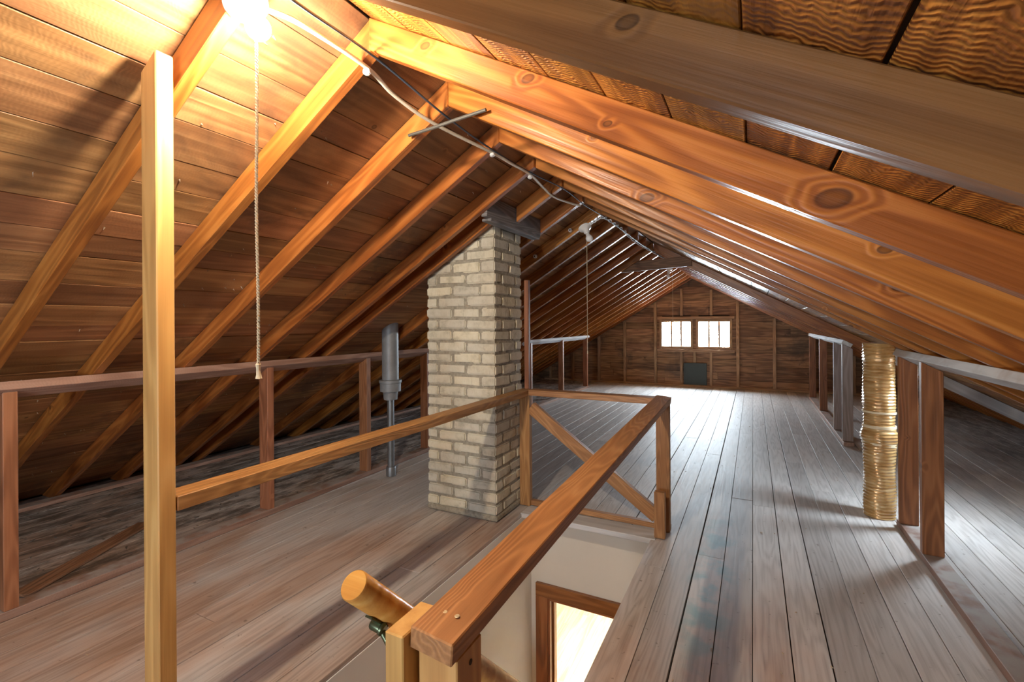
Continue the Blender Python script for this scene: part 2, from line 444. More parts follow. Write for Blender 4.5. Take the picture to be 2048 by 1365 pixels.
def many(name, blocks, mat, parent=None, origin=(0, 0, 0)):
    """several boxes (x0,x1,y0,y1,z0,z1) of one continuous body in one mesh"""
    bm = bmesh.new(); o_ = V(origin)
    for b_ in blocks:
        vs_ = [bm.verts.new(V((x, y, z)) - o_) for x in b_[0:2] for y in b_[2:4] for z in b_[4:6]]
        for f in BOXF: bm.faces.new([vs_[i] for i in f])
    bmesh.ops.recalc_face_normals(bm, faces=bm.faces[:])
    return link(bpy.data.objects.new(name, mesh_from(name, bm, mat)), Matrix.Translation(o_), parent)


def sweep(bm, pts, r, n=8, cap=True):
    pts = [V(p) for p in pts]
    t0 = (pts[1] - pts[0]).normalized()
    u = t0.orthogonal().normalized(); rings = []
    for i, p in enumerate(pts):
        t = (pts[min(i + 1, len(pts) - 1)] - pts[max(i - 1, 0)]).normalized()
        u = (u - t * u.dot(t)).normalized(); w = t.cross(u)
        rr = r[i] if isinstance(r, (list, tuple)) else r
        rings.append([bm.verts.new(p + (u * math.cos(a) + w * math.sin(a)) * rr) for a in [2 * math.pi * k / n for k in range(n)]])
    for a, b_ in zip(rings, rings[1:]):
        for k in range(n): bm.faces.new((a[k], a[(k + 1) % n], b_[(k + 1) % n], b_[k]))
    if cap:
        bm.faces.new(rings[0][::-1]); bm.faces.new(rings[-1])


def tube(name, pts, r, mat, parent=None, n=8):
    c = V(pts[0]); bm = bmesh.new()
    sweep(bm, [V(p) - c for p in pts], r, n)
    return link(bpy.data.objects.new(name, mesh_from(name, bm, mat, True)), Matrix.Translation(c), parent)


def smooth_path(pts, sub=6):
    pts = [V(p) for p in pts]; out = []
    for i in range(len(pts) - 1):
        p0 = pts[max(i - 1, 0)]; p1 = pts[i]; p2 = pts[i + 1]; p3 = pts[min(i + 2, len(pts) - 1)]
        for k in range(sub):
            t = k / sub
            out.append(0.5 * ((2 * p1) + (p2 - p0) * t + (2 * p0 - 5 * p1 + 4 * p2 - p3) * t * t + (3 * p1 - p0 - 3 * p2 + p3) * t ** 3))
    out.append(pts[-1])
    return out


def lathe(name, prof, base, axis, mat, parent=None, n=24, wob=None):
    bm = bmesh.new(); rings = []
    for i, (r, z) in enumerate(prof):
        rings.append([bm.verts.new((math.cos(a) * (r + (wob(i, k) if wob else 0)), math.sin(a) * (r + (wob(i, k) if wob else 0)), z)) for k, a in enumerate([2 * math.pi * q / n for q in range(n)])])
    for a, b_ in zip(rings, rings[1:]):
        for k in range(n): bm.faces.new((a[k], a[(k + 1) % n], b_[(k + 1) % n], b_[k]))
    bm.faces.new(rings[0][::-1]); bm.faces.new(rings[-1])
    bmesh.ops.recalc_face_normals(bm, faces=bm.faces[:])
    me = mesh_from(name, bm, mat, True)
    R = V(axis).normalized().to_track_quat('Z', 'Y').to_matrix().to_4x4()
    o = bpy.data.objects.new(name, me)
    return link(o, Matrix.Translation(V(base)) @ R, parent)


def ordinal(i):
    return ['first', 'second', 'third', 'fourth', 'fifth', 'sixth', 'seventh', 'eighth', 'ninth', 'tenth', 'eleventh', 'twelfth', 'thirteenth', 'fourteenth', 'fifteenth', 'sixteenth', 'seventeenth', 'eighteenth'][i]


# ------------------------------------------------------------------ roof geometry
XR, ZB, ZT = -1.10, 2.21, 2.315         # ridge line: x, rafter underside, rafter top
ML, MR = 0.60, 0.555                    # slopes


def zl(x, z0=ZB): return z0 - ML * (XR - x)
def zr(x, z0=ZB): return z0 - MR * (x - XR)
def xl(z, z0=ZB): return XR - (z0 - z) / ML
def xr(z, z0=ZB): return XR + (z0 - z) / MR


Y0, Y1 = YN - 0.12, YF + 0.12
ZS = ZT + 0.024                          # top of the sheathing
# outer deck over the boards, one body with two slopes
TH = 0.06


def deck():
    bm = bmesh.new()

    def slab(f, xa, xb, ya, yb):
        za, zb = f(xa, ZS), f(xb, ZS)
        vs_ = [bm.verts.new(p) for p in ((xa, ya, za), (xb, ya, zb), (xb, ya, zb + TH), (xa, ya, za + TH), (xa, yb, za), (xb, yb, zb), (xb, yb, zb + TH), (xa, yb, za + TH))]
        for q in ((0, 1, 2, 3), (4, 7, 6, 5), (0, 4, 5, 1), (3, 2, 6, 7), (0, 3, 7, 4), (1, 5, 6, 2)):
            bm.faces.new([vs_[i] for i in q])
    slab(zl, XR, xl(-0.3, ZS), Y0, Y1)
    xe = xr(-0.3, ZS)
    slab(zr, XR, SKY_X0, Y0, Y1); slab(zr, SKY_X1, xe, Y0, Y1)
    slab(zr, SKY_X0, SKY_X1, Y0, SKY_Y0); slab(zr, SKY_X0, SKY_X1, SKY_Y1, Y1)
    bmesh.ops.recalc_face_normals(bm, faces=bm.faces[:])
    return link(bpy.data.objects.new('ceiling', mesh_from('ceiling', bm, M['wall_out'])), Matrix.Identity(4))


ceiling = tag(deck(), 'pitched attic roof lined with bare wooden sheathing boards', kind='structure')


def sheathing(side):
    m, s = (ML, -1) if side == 'L' else (MR, 1)
    L = math.hypot(1, m); dirv = V((s / L, 0, -m / L)); nrm = V((s * m / L, 0, 1 / L))
    smax = (ZT + 0.0) / m * L - 0.005
    d = 0.006
    k = 0
    while d < smax - 0.02:
        if side == 'L': w = random.choice((0.145, 0.16, 0.17, 0.185, 0.14))
        else: w = 0.177
        w = min(w, smax - d)
        gap = random.choice((0.002, 0.0025, 0.003, 0.005)) if side == 'L' else random.choice((0.003, 0.004, 0.007))
        cuts = [Y0]
        y = Y0
        while y < Y1 - 1.2:
            y += random.uniform(2.3, 4.6)
            if y < Y1 - 1.0: cuts.append(0.772 + 0.4225 * round((y - 0.772) / 0.4225))
        cuts.append(Y1)
        segs = list(zip(cuts, cuts[1:]))
        if side == 'R' and XR + (d + w) / L > SKY_X0 and XR + d / L < SKY_X1:
            segs = []
            for a, b_ in zip(cuts, cuts[1:]):
                if b_ <= SKY_Y0 or a >= SKY_Y1: segs.append((a, b_)); continue
                if a < SKY_Y0: segs.append((a, SKY_Y0))
                if b_ > SKY_Y1: segs.append((SKY_Y1, b_))
        for a, b_ in segs:
            lift = random.uniform(0, 0.0035)
            o0 = V((XR, 0, ZT)) + nrm * (lift + 0.0005)
            p = [o0 + dirv * d, o0 + dirv * (d + w - gap)]
            q = [v + nrm * 0.019 for v in p]
            vs_ = []
            for yy in (a + 0.0015, b_ - 0.0015):
                for v in (p[0], p[1], q[0], q[1]): vs_.append((v.x, yy, v.z))
            # order (x,y,z)-style for BOXF: index = 4*end + 2*depth + side
            solid('sheathing_board', [vs_[i] for i in (0, 1, 2, 3, 4, 5, 6, 7)], BOXF, (0, 1, 0), M['sheath_left'] if side == 'L' else M['sheath_right'], ceiling, up=nrm, bev=0.0015)
        d += w; k += 1


sheathing('L'); sheathing('R')

# skylight frame and pane
w3 = bpy.data.objects.new('window_3', None); link(w3, Matrix.Translation((1.7, 4.3, 0.8)))
tag(w3, 'skylight in the right roof slope between the rafters', kind='structure')
_n = V((MR / _sl, 0, 1 / _sl))
_a, _b2 = V((SKY_X0, 0, zr(SKY_X0, ZT + 0.05))), V((SKY_X1, 0, zr(SKY_X1, ZT + 0.05)))
for yy in (SKY_Y0 + 0.02, SKY_Y1 - 0.02):
    beam('window_frame', _a + V((0, yy, 0)), _b2 + V((0, yy, 0)), 0.04, 0.10, M['gable_stud'], w3, up=_n)
for p in (_a, _b2):
    beam('window_frame', p + V((0, SKY_Y0 + 0.04, 0)), p + V((0, SKY_Y1 - 0.04, 0)), 0.04, 0.10, M['gable_stud'], w3, up=_n)
_c = (_a + _b2) / 2 + _n * 0.02
beam('pane', V((_a.x, (SKY_Y0 + SKY_Y1) / 2, _a.z)) + _n * 0.02, V((_b2.x, (SKY_Y0 + SKY_Y1) / 2, _b2.z)) + _n * 0.02, SKY_Y1 - SKY_Y0 - 0.06, 0.004, M['pane'], w3, up=_n, bev=0)

# ------------------------------------------------------------------ floor (opening for the stairs)
SX0, SX1, SYN, SYF = -1.437, -0.565, 0.42, 2.93
FX0, FX1 = xl(0.0, ZT) + 0.0, xr(0.0, ZT) - 0.0
fl = many('floor', [(FX0 - 0.45, SX0 - 0.001, Y0, Y1, -0.25, -0.0225), (SX1 + 0.001, FX1 + 0.45, Y0, Y1, -0.25, -0.0225),
                    (SX0 - 0.001, SX1 + 0.001, Y0, SYN - 0.03, -0.25, -0.0225), (SX0 - 0.001, SX1 + 0.001, SYF + 0.16, Y1, -0.25, -0.0225)], M['sub'])
tag(fl, 'worn grey and brown plank attic floor', kind='structure')


def floor_row(x0, x1, ya, yb):
    y = ya; cuts = [ya]
    while y < yb - 1.6:
        y += random.uniform(1.9, 5.2)
        if y < yb - 0.9: cuts.append(y)
    cuts.append(yb)
    g0, g1 = random.choice((0.001, 0.0012, 0.0018, 0.003)), random.choice((0.001, 0.0012, 0.0015, 0.002, 0.0045))
    for a, b_ in zip(cuts, cuts[1:]):
        dz = random.uniform(-0.0018, 0.0)
        box('plank', x0 + g0, x1 - g1, a + 0.001, b_ - 0.001, -0.022 + dz, dz, M['floor'], fl, axis=1, bev=0.0012)


x = SX1
while x < FX1 - 0.02:
    w = min(0.14 + random.uniform(-0.004, 0.004), FX1 - x); floor_row(x, x + w, Y0, Y1); x += w
x = SX0
while x > FX0 + 0.02:
    w = min(0.14 + random.uniform(-0.004, 0.004), x - FX0); floor_row(x - w, x, Y0, Y1); x -= w
nmid = 6; wmid = (SX1 - SX0) / nmid
for i in range(nmid):
    floor_row(SX0 + i * wmid, SX0 + (i + 1) * wmid, SYF + 0.15, Y1)
    floor_row(SX0 + i * wmid, SX0 + (i + 1) * wmid, Y0, SYN)

# ------------------------------------------------------------------ far gable wall
WIN = [(-1.716, -1.148), (-0.994, -0.418)]
WZ0, WZ1 = 0.823, 1.332


def roofz(x): return min(zl(x, ZT), zr(x, ZT))


def gable_piece(name, x0, x1, z0, z1, ya, yb, mat, parent, bev=0.0):
    """board between x0..x1, z0..z1 trimmed to the roof slopes"""
    # trim ends where the board would pass the roof
    zt = min(z1, ZT)
    if zt - z0 < 0.01: return None
    a0 = max(x0, xl(z0, ZT)); a1 = max(x0, xl(zt, ZT)); b0 = min(x1, xr(z0, ZT)); b1 = min(x1, xr(zt, ZT))
    if b0 - a0 < 0.03 or b1 < a1: return None
    return extrude(name, [(a0, ya, z0), (b0, ya, z0), (b1, ya, zt), (a1, ya, zt)], (0, yb - ya, 0), (1, 0, 0), mat, parent, bev=bev)


def gable(name, yi, sgn, wins, z0w, z1w, label, mat_board, rows):
    """wall body with openings: blocks; yi inner face of the boards; sgn +1 if the outside is at +y"""
    ya, yb = yi + sgn * 0.024, yi + sgn * 0.12
    bm = bmesh.new()

    def quadprism(pts):
        vs_ = [bm.verts.new((p[0], ya, p[1])) for p in pts] + [bm.verts.new((p[0], yb, p[1])) for p in pts]
        n = len(pts)
        bm.faces.new(vs_[:n]); bm.faces.new(vs_[n:][::-1])
        for i in range(n): bm.faces.new((vs_[i], vs_[(i + 1) % n], vs_[n + (i + 1) % n], vs_[n + i]))
    top = ZS + 0.02
    quadprism([(xl(-0.25, top), -0.25), (xr(-0.25, top), -0.25), (xr(z0w, top), z0w), (xl(z0w, top), z0w)])
    xs = [xl(z1w, top)] + [v for w_ in wins for v in w_] + [xr(z1w, top)]
    quadprism([(xl(z0w, top), z0w), (xs[1], z0w), (xs[1], z1w), (xl(z1w, top), z1w)])
    for i in range(2, len(xs) - 2, 2): quadprism([(xs[i], z0w), (xs[i + 1], z0w), (xs[i + 1], z1w), (xs[i], z1w)])
    quadprism([(xs[-2], z0w), (xr(z0w, top), z0w), (xr(z1w, top), z1w), (xs[-2], z1w)])
    quadprism([(xl(z1w, top), z1w), (xr(z1w, top), z1w), (XR, top)])
    bmesh.ops.recalc_face_normals(bm, faces=bm.faces[:])
    w = link(bpy.data.objects.new(name, mesh_from(name, bm, M['wall_out'])), Matrix.Identity(4))
    tag(w, label, kind='structure')
    if rows:
        z = 0.0
        while z < ZT - 0.02:
            hgt = random.choice((0.13, 0.14, 0.15, 0.17))
            spans = [(-6.0, 4.0)]
            if z + hgt > z0w and z < z1w:
                spans = [(-6.0, wins[0][0]), (wins[0][1], wins[1][0]), (wins[1][1], 4.0)]
            for a, b_ in spans:
                cuts = [a]
                if b_ - a > 2:
                    c_ = max(a, xl(z, ZT)) + random.uniform(0.9, 2.6)
                    while c_ < min(b_, xr(z, ZT)) - 0.5:
                        cuts.append(random.choice([v for v in STUDX]) if False else c_); c_ += random.uniform(1.2, 2.8)
                cuts.append(b_)
                zz0, zz1 = z, z + hgt - 0.006
                for p_, q_ in zip(cuts, cuts[1:]):
                    # split the row round the window heads and sills
                    segs = [(zz0, zz1)]
                    if len(spans) > 1: segs = [(zz0, zz1)]
                    else:
                        segs = [(zz0, min(zz1, ZT))]
                    for s0, s1 in segs:
                        gable_piece('plank', p_ + 0.002, q_ - 0.002, s0, s1, yi + sgn * random.uniform(0.0, 0.003), yi + sgn * 0.0235, mat_board, w)
            z += hgt
    return w


STUDX = [-4.25, -3.7, -3.08, -2.5, -1.85, -0.27, 0.36, 0.98, 1.6]
wall_far = gable('wall_far', YF, 1, WIN, WZ0, WZ1, 'far gable wall of dark horizontal boards', M['gable'], True)
for sx in STUDX:
    zt = roofz(sx) - 0.11
    if zt > 0.1: box('stud', sx - 0.028, sx + 0.028, YF - 0.055, YF - 0.002, 0, zt, M['gable_stud'], wall_far)
for sx, za, zb in ((-1.32, 1.46, 2.02), (-0.75, 1.46, 1.98), (-1.07, 0.50, 0.73), (-0.76, 0.0, 0.73), (-1.33, 0.0, 0.73)):
    box('stud', sx - 0.025, sx + 0.025, YF - 0.05, YF - 0.002, za, zb, M['gable_stud'], wall_far)
box('sill_plate', -4.4, 2.3, YF - 0.07, YF - 0.002, 0.0, 0.04, M['gable_stud'], wall_far)
wall_near = gable('wall_near', YN, -1, NEARWIN, NWZ[0], NWZ[1], 'near gable wall behind the viewer', M['gable'], False)

for i, (a, b_) in enumerate(WIN):
    w = bpy.data.objects.new('window_%d' % (i + 1), None)
    link(w, Matrix.Translation((a / 2 + b_ / 2, YF, WZ0)))
    tag(w, ('left' if i == 0 else 'right') + ' bright three-light gable window in the far wall', kind='structure')
    fw = 0.035
    box('window_frame', a - 0.05, a, YF - 0.03, YF + 0.05, WZ0 - 0.05, WZ1 + 0.05, M['gable_stud'], w)
    box('window_frame', b_, b_ + 0.05, YF - 0.03, YF + 0.05, WZ0 - 0.05, WZ1 + 0.05, M['gable_stud'], w)
    box('window_frame', a, b_, YF - 0.03, YF + 0.05, WZ1, WZ1 + 0.05, M['gable_stud'], w)
    box('window_sill', a, b_, YF - 0.03, YF + 0.05, WZ0 - 0.05, WZ0, M['gable_stud'], w)
    for k in range(3):
        pa = a + (b_ - a) * k / 3; pb = a + (b_ - a) * (k + 1) / 3
        box('pane', pa + 0.006, pb - 0.006, YF + 0.038, YF + 0.041, WZ0, WZ1, M['pane'], w, bev=0)
    for k in (1, 2):
        pa = a + (b_ - a) * k / 3
        box('muntin', pa - 0.017, pa + 0.017, YF + 0.025, YF + 0.05, WZ0, WZ1, M['gable'], w, bev=0)
box('trim_2', -1.81, -0.325, YF - 0.045, YF - 0.004, WZ1 + 0.055, WZ1 + 0.11, M['gable_stud'])['kind'] = 'structure'
box('trim_3', -1.81, -0.325, YF - 0.06, YF - 0.004, WZ0 - 0.115, WZ0 - 0.055, M['gable_stud'])['kind'] = 'structure'

# ------------------------------------------------------------------ stairwell below the attic
HZ = -2.55
wl = many('wall_stair_left', [(SX0 - 0.12, SX0 + 0.004, 0.1, 3.07, HZ, -0.024)], M['plaster_light']); tag(wl, 'smooth plaster stairwell wall below the left floor edge', kind='structure')
wr = many('wall_stair_right', [(SX1 - 0.004, SX1 + 0.12, 0.1, 3.07, HZ, -0.024)], M['plaster']); tag(wr, 'plaster stairwell wall below the right floor edge', kind='structure')
DX0, DX1, DZ = -1.30, -0.50, -0.615
wsf = many('wall_stair_far', [(SX0 - 0.1, DX0, 3.07, 3.17, HZ, -0.024), (DX0, SX1 + 0.1, 3.07, 3.17, DZ, -0.024)], M['plaster'])
tag(wsf, 'cream plaster wall over the doorway at the foot of the stairs', kind='structure')
dr = bpy.data.objects.new('door_1', None); link(dr, Matrix.Translation((-0.9, 3.07, HZ)))
tag(dr, 'doorway with brown varnished casing at the foot of the stairs', kind='structure')
box('casing_head', DX0 - 0.09, SX1 + 0.02, 3.045, 3.075, DZ - 0.002, DZ + 0.09, M['casing'], dr)
box('casing_jamb', DX0 - 0.09, DX0, 3.045, 3.075, HZ, DZ - 0.002, M['casing'], dr)
box('door_jamb', DX0, DX0 + 0.018, 3.05, 3.18, HZ, DZ, M['casing'], dr)
box('door_jamb', DX0 + 0.018, SX1, 3.05, 3.18, DZ - 0.018, DZ, M['casing'], dr)
box('door_stop', DX0 + 0.018, DX0 + 0.03, 3.10, 3.14, HZ, DZ - 0.018, M['casing'], dr)
hf = many('floor_hall', [(-4.0, 2.5, 0.1, 8.6, HZ - 0.2, HZ - 0.016)], M['sub']); tag(hf, 'pale strip wood floor of the hall seen through the doorway', kind='structure')
x = -2.6
while x < 0.9:
    y = 3.1
    while y < 8.6:
        l = random.uniform(0.9, 2.2)
        box('plank', x + 0.0006, x + 0.0574, y, min(y + l, 8.6) - 0.001, HZ - 0.016, HZ, M['maple'], hf, axis=1, bev=0)
        y += l
    x += 0.058
hw = many('wall_hall', [(-4.1, -4.0, 0.1, 8.7, HZ, -0.25), (2.5, 2.6, 0.1, 8.7, HZ, -0.25), (-4.0, 2.5, 8.6, 8.7, HZ, -0.25), (-4.0, 2.5, 0.0, 0.1, HZ, -0.25)], M['plaster'])
tag(hw, 'plaster walls of the hall below', kind='structure')
hc = many('ceiling_hall', [(-4.0, SX0 - 0.12, 0.1, 8.6, -0.27, -0.251), (SX1 + 0.12, 2.5, 0.1, 8.6, -0.27, -0.251), (SX0 - 0.12, SX1 + 0.12, 3.17, 8.6, -0.27, -0.251)], M['plaster'])
tag(hc, 'plaster ceiling of the hall below', kind='structure')
st = thing('staircase', 'steep wooden staircase going down through the floor opening', 'stairs', (-1.0, 0.5, HZ))
NS = 12; rise = -HZ / NS; run = 0.205
for k in range(NS - 1):
    zt = -rise * (k + 1); ya = SYN + run * k
    box('tread', SX0 + 0.008, SX1 - 0.008, ya, ya + run + 0.025, zt - 0.03, zt, M['rail'], st, axis=0)
    box('riser', SX0 + 0.008, SX1 - 0.008, ya + run - 0.002, ya + run + 0.014, zt - rise + 0.001, zt - 0.031, M['rail'], st, axis=0)
box('riser', SX0 + 0.008, SX1 - 0.008, SYN - 0.016, SYN - 0.001, -rise + 0.001, -0.024, M['rail'], st, axis=0)
# ledge of boards closing the head of the opening
box('trim_1', SX0 - 0.01, SX1 + 0.03, 2.925, 3.078, -0.03, 0.004, M['plate_pale'], axis=0)['kind'] = 'structure'

# ------------------------------------------------------------------ rafters
LY = [0.752, 1.148, 1.581, 2.015, 2.426, 2.858, 3.28, 3.74, 4.20, 4.66] + [5.12 + 0.4225 * i for i in range(13)]
RY = [0.697, 1.141, 1.583, 2.015, 2.45, 2.89, 3.33, 3.70, 6.05, 6.50, 6.95, 7.40, 7.85, 8.3, 8.75, 9.2, 9.65, 10.1]
RW = 0.043


def rafter(side, y, label, x_top=XR, x_end=None, y_w=RW, mat='rafter', group=None):
    if side == 'L':
        f, zz = xl, zl; m = (-1, 0, -ML)
    else:
        f, zz = xr, zr; m = (1, 0, -MR)
    eb, et = f(0.002), f(0.002, ZT)
    if x_end is None:
        poly = [(x_top, y, zz(x_top)), (eb, y, 0.002), (et, y, 0.002), (x_top, y, zz(x_top, ZT))]
    else:
        poly = [(x_top, y, zz(x_top)), (x_end, y, zz(x_end)), (x_end, y, zz(x_end, ZT)), (x_top, y, zz(x_top, ZT))]
    o = extrude('rafter', poly, (0, y_w, 0), m, M[mat], None, up=(0, 0, 1), bev=0.003)
    return tag(o, label, 'rafter', group)


n = 0
for i, y in enumerate(LY):
    g = 'rafters of the left roof slope'
    if y < 0.8: lab, g2 = 'orange left rafter carrying the lit bulb, behind the tall pale post', g
    elif y < 2.7: lab, g2 = 'orange left rafter, %s one beyond the lit bulb' % ordinal(i - 1), g
    elif y < 3.0: lab, g2 = 'short left rafter stopped by the grey header over the chimney', g
    else: lab, g2 = 'reddish left rafter, %s one beyond the brick chimney' % ordinal(i - 6), g
    if 2.7 < y < 3.0: rafter('L', y, lab, x_end=-1.43, group=g2)
    else: rafter('L', y, lab, group=g2)
n = 0
for i, y in enumerate(RY):
    g = 'rafters of the right roof slope'
    if y < 0.8: lab, g2 = 'large shaded right rafter nearest overhead, across the top corner', g
    elif y < 1.3: lab, g2 = 'bright orange right rafter with a big round knot, next after the nearest', g
    elif y < 5: lab, g2 = 'orange right rafter, %s one beyond the rafter with the big knot' % ordinal(i - 2), g
    elif y < 6.2: lab, g2 = 'deep-looking brown right rafter that the collar tie is nailed to', g
    else: lab, g2 = 'thin-looking right rafter, %s one beyond the collar tie' % ordinal(i - RY.index(6.05) - 1), g
    rafter('R', y, lab, group=g2, mat='rafter_in_shade' if y < 0.8 else 'rafter_knotty' if y < 2.2 else 'rafter')
rafter('L', 2.625, 'lower left rafter running down from the header past the chimney face', x_top=-1.475, group='rafters of the left roof slope')
ct = beam('collar_tie', (-1.70, 6.03, 2.02), (-0.655, 6.03, 2.065), 0.035, 0.125, M['collar'])
tag(ct, 'dark brown collar tie board spanning the roof in front of the far wall', 'collar tie')
pb = beam('lit_rafter_face', (1.06, 6.025, zr(1.06) + 0.045), (2.50, 6.025, zr(2.50) + 0.045), 0.03, 0.10, M['lit_rafter_face'], up=(MR, 0, 1))  # added strip; its whiteness paints the light on the rafter's lower face
tag(pb, 'added whitish strip for the light along a right rafter behind the near stud wall', 'board')
hd = thing('chimney_header', 'grey wooden header board boxed between rafters above the chimney', 'header', (-1.45, 2.85, 1.97))
extrude('header_board', [(-1.475, 2.47, 1.975), (-1.435, 2.47, 1.975), (-1.435, 2.47, zl(-1.435, ZT) - 0.004), (-1.475, 2.47, zl(-1.475, ZT) - 0.004)], (0, 0.808, 0), (0, 1, 0), M['grey_wood'], hd)
box('header_ledger', -1.50, -1.433, 2.52, 3.26, 1.957, 1.9745, M['grey_wood'], hd)

# ------------------------------------------------------------------ knee walls
def knee_wall(label, side, ys, ya, yb, mats, plate_mat, xf, xb, sole_mat, grp='knee walls under the rafters', y_plate=None):
    zz = zl if side == 'L' else zr
    xm = (xf + xb) / 2
    t = thing('knee_wall', label, 'stud wall', (xm, ya, 0), grp)
    x0, x1 = min(xf, xb), max(xf, xb)
    box('sole_plate', x0, x1, ya, yb, 0.001, 0.041, M[sole_mat], t)
    m = ML if side == 'L' else -MR
    L = math.hypot(1, m); nrm = V((-m / L, 0, 1 / L))
    pa, pb = y_plate or (ya, yb)
    c = V((xm, 0, zz(xm))) - nrm * 0.0225
    beam('top_plate', (c.x, pa, c.z), (c.x, pb, c.z), 0.095, 0.042, M[plate_mat], t, up=nrm)
    def pz(x): return zz(x) - 0.0445 * L
    for (y, w), mt in zip(ys, mats):
        extrude('stud', [(x0, y, 0.042), (x1, y, 0.042), (x1, y, pz(x1)), (x0, y, pz(x0))], (0, w, 0), (0, 0, 1), M[mt], t, up=(0, 1, 0))
    return t


knee_wall('low left stud wall with a dusty rail, running up to the chimney', 'L', [(-0.35, 0.05), (0.825, 0.05), (2.11, 0.05), (3.045, 0.05), (3.895, 0.05)], -1.0, 3.955,
          ['stud'] * 5, 'plate', -2.985, -3.075, 'plate')
knee_wall('low left stud wall beyond the chimney, three dark posts', 'L', [(6.45, 0.05), (7.78, 0.05), (9.14, 0.05)], 6.3, 9.28, ['stud'] * 3, 'plate_pale', -2.99, -3.08, 'plate')
knee_wall('near right stud wall with two brown studs beside the gold duct', 'R', [(-0.6, 0.042), (1.0, 0.042), (3.31, 0.042), (3.75, 0.042)], -1.0, 3.84, ['stud_right'] * 4, 'plate_pale', 0.818, 0.912, 'plate')
knee_wall('far right stud wall, four greyish studs under a pale plate', 'R', [(6.08, 0.042), (6.68, 0.042), (8.02, 0.042), (9.38, 0.042)], 6.02, 9.5, ['stud_grey', 'stud_grey', 'stud_right', 'stud_right'], 'plate_pale', 0.845, 0.94, 'plate')

# ------------------------------------------------------------------ chimney
CX0, CX1, CY0, CY1 = -2.078, -1.520, 2.715, 3.115
ch = thing('chimney', 'cream brick chimney stack rising through the roof', 'chimney', (-1.8, 2.9, 0))
core = extrude('mortar_core', [(CX0 + 0.0085, CY0 + 0.0085, 0), (CX1 - 0.0085, CY0 + 0.0085, 0), (CX1 - 0.0085, CY1 - 0.0085, 0), (CX0 + 0.0085, CY1 - 0.0085, 0)], (0, 0, 2.14), (0, 0, 1), M['mortar'], ch, up=(0, 1, 0), bev=0)
_bc = {}


def brick(x0, x1, y0, y1, z0, z1):
    key = (round(x1 - x0, 3), round(y1 - y0, 3), round(z1 - z0, 3), random.randint(0, 7))
    if key not in _bc:
        bm = bmesh.new()
        sx, sy, sz = key[0] / 2, key[1] / 2, key[2] / 2
        vs_ = [bm.verts.new((a * sx + random.uniform(-.004, .004), b_ * sy + random.uniform(-.003, .003), c_ * sz + random.uniform(-.0045, .0045))) for a in (-1, 1) for b_ in (-1, 1) for c_ in (-1, 1)]
        for f in BOXF: bm.faces.new([vs_[i] for i in f])
        bmesh.ops.recalc_face_normals(bm, faces=bm.faces[:])
        bmesh.ops.bevel(bm, geom=bm.edges[:], offset=0.0075, segments=2, affect='EDGES')
        _bc[key] = mesh_from('brick', bm, M['brick'])
    o = bpy.data.objects.new('brick', _bc[key])
    return link(o, Matrix.Translation(((x0 + x1) / 2 + random.uniform(-.002, .002), (y0 + y1) / 2 + random.uniform(-.0025, .0025), (z0 + z1) / 2)) @ Matrix.Rotation(random.uniform(-.014, .014), 4, 'Y'), ch)


dz = 0.0775; jt = 0.014
zc = 0.045; row = 0
while zc < 2.08:
    z0, z1 = zc, zc + dz - jt
    if row % 2 == 0:
        fx = [CX0, CX0 + 0.103, CX0 + 0.334, CX1 + jt]
        for k in range(3):
            if z0 < zl(fx[k], ZT) - 0.02: brick(fx[k], fx[k + 1] - jt, CY0, CY0 + 0.095, z0, z1)
        sy = [CY0 + 0.095 + jt, CY0 + 0.31, CY1 + jt]
        for k in range(2): brick(CX1 - 0.1, CX1, sy[k], sy[k + 1] - jt, z0, z1)
        if z1 < 1.62:
            brick(CX0, CX0 + 0.1, CY0 + 0.11, CY0 + 0.31, z0, z1)
    else:
        fx = [CX0, CX0 + 0.222, CX0 + 0.45, CX1 + jt]
        for k in range(3):
            yb_ = CY0 + 0.205 if k == 2 else CY0 + 0.095
            if z0 < zl(fx[k], ZT) - 0.02: brick(fx[k], fx[k + 1] - jt, CY0, yb_, z0, z1)
        brick(CX1 - 0.1, CX1, CY0 + 0.205 + jt, CY1, z0, z1)
        if z1 < 1.62:
            brick(CX0, CX0 + 0.1, CY0 + 0.11, CY1, z0, z1)
    zc += dz; row += 1
box('mortar_skirt', CX0 - 0.004, CX1 + 0.006, CY0 - 0.006, CY1, 0.001, 0.042, M['mortar'], ch, bev=0.01)
sp = tag(box('wood_strip', -1.505, -1.470, 3.125, 3.16, 0.002, 1.64, M['stud']), 'thin reddish wooden strip standing against the back corner of the chimney', 'strip')

# ------------------------------------------------------------------ stair railing
rl = thing('stair_railing', 'orange-brown wooden guard rail around the stair opening', 'railing', (-1.0, 1.8, 0))
box('rail', -1.514, -1.432, 0.738, 3.105, 0.801, 0.843, M['rail'], rl)
# right hand top rail drops a little toward the viewer
beam('rail', (-0.512, 0.672, 0.748), (-0.512, 3.12, 0.829), 0.092, 0.042, M['rail'], rl, up=(0.10, 0, 1))
box('rail', -1.430, -0.557, 3.03, 3.118, 0.806, 0.846, M['rail'], rl)
box('post', -1.516, -1.436, 3.06, 3.105, 0.003, 0.801, M['rail'], rl)
box('post', -0.552, -0.47, 3.06, 3.105, 0.003, 0.806, M['rail'], rl)
box('post', -0.553, -0.468, 0.690, 0.775, 0.0, 0.725, M['post'], rl)
box('newel_block', -0.602, -0.560, 0.655, 0.76, -0.02, 0.760, M['post'], rl)
lathe('screw_hole', [(0.0, 0.0), (0.0055, 0.0), (0.0055, 0.0008), (0.0, 0.0008)], (-0.4682, 0.735, 0.695), (1, 0, 0), M['wall_out'], rl, 14)
box('short_block', -0.545, -0.482, 2.945, 2.985, 0.005, 0.287, M['rail'], rl)
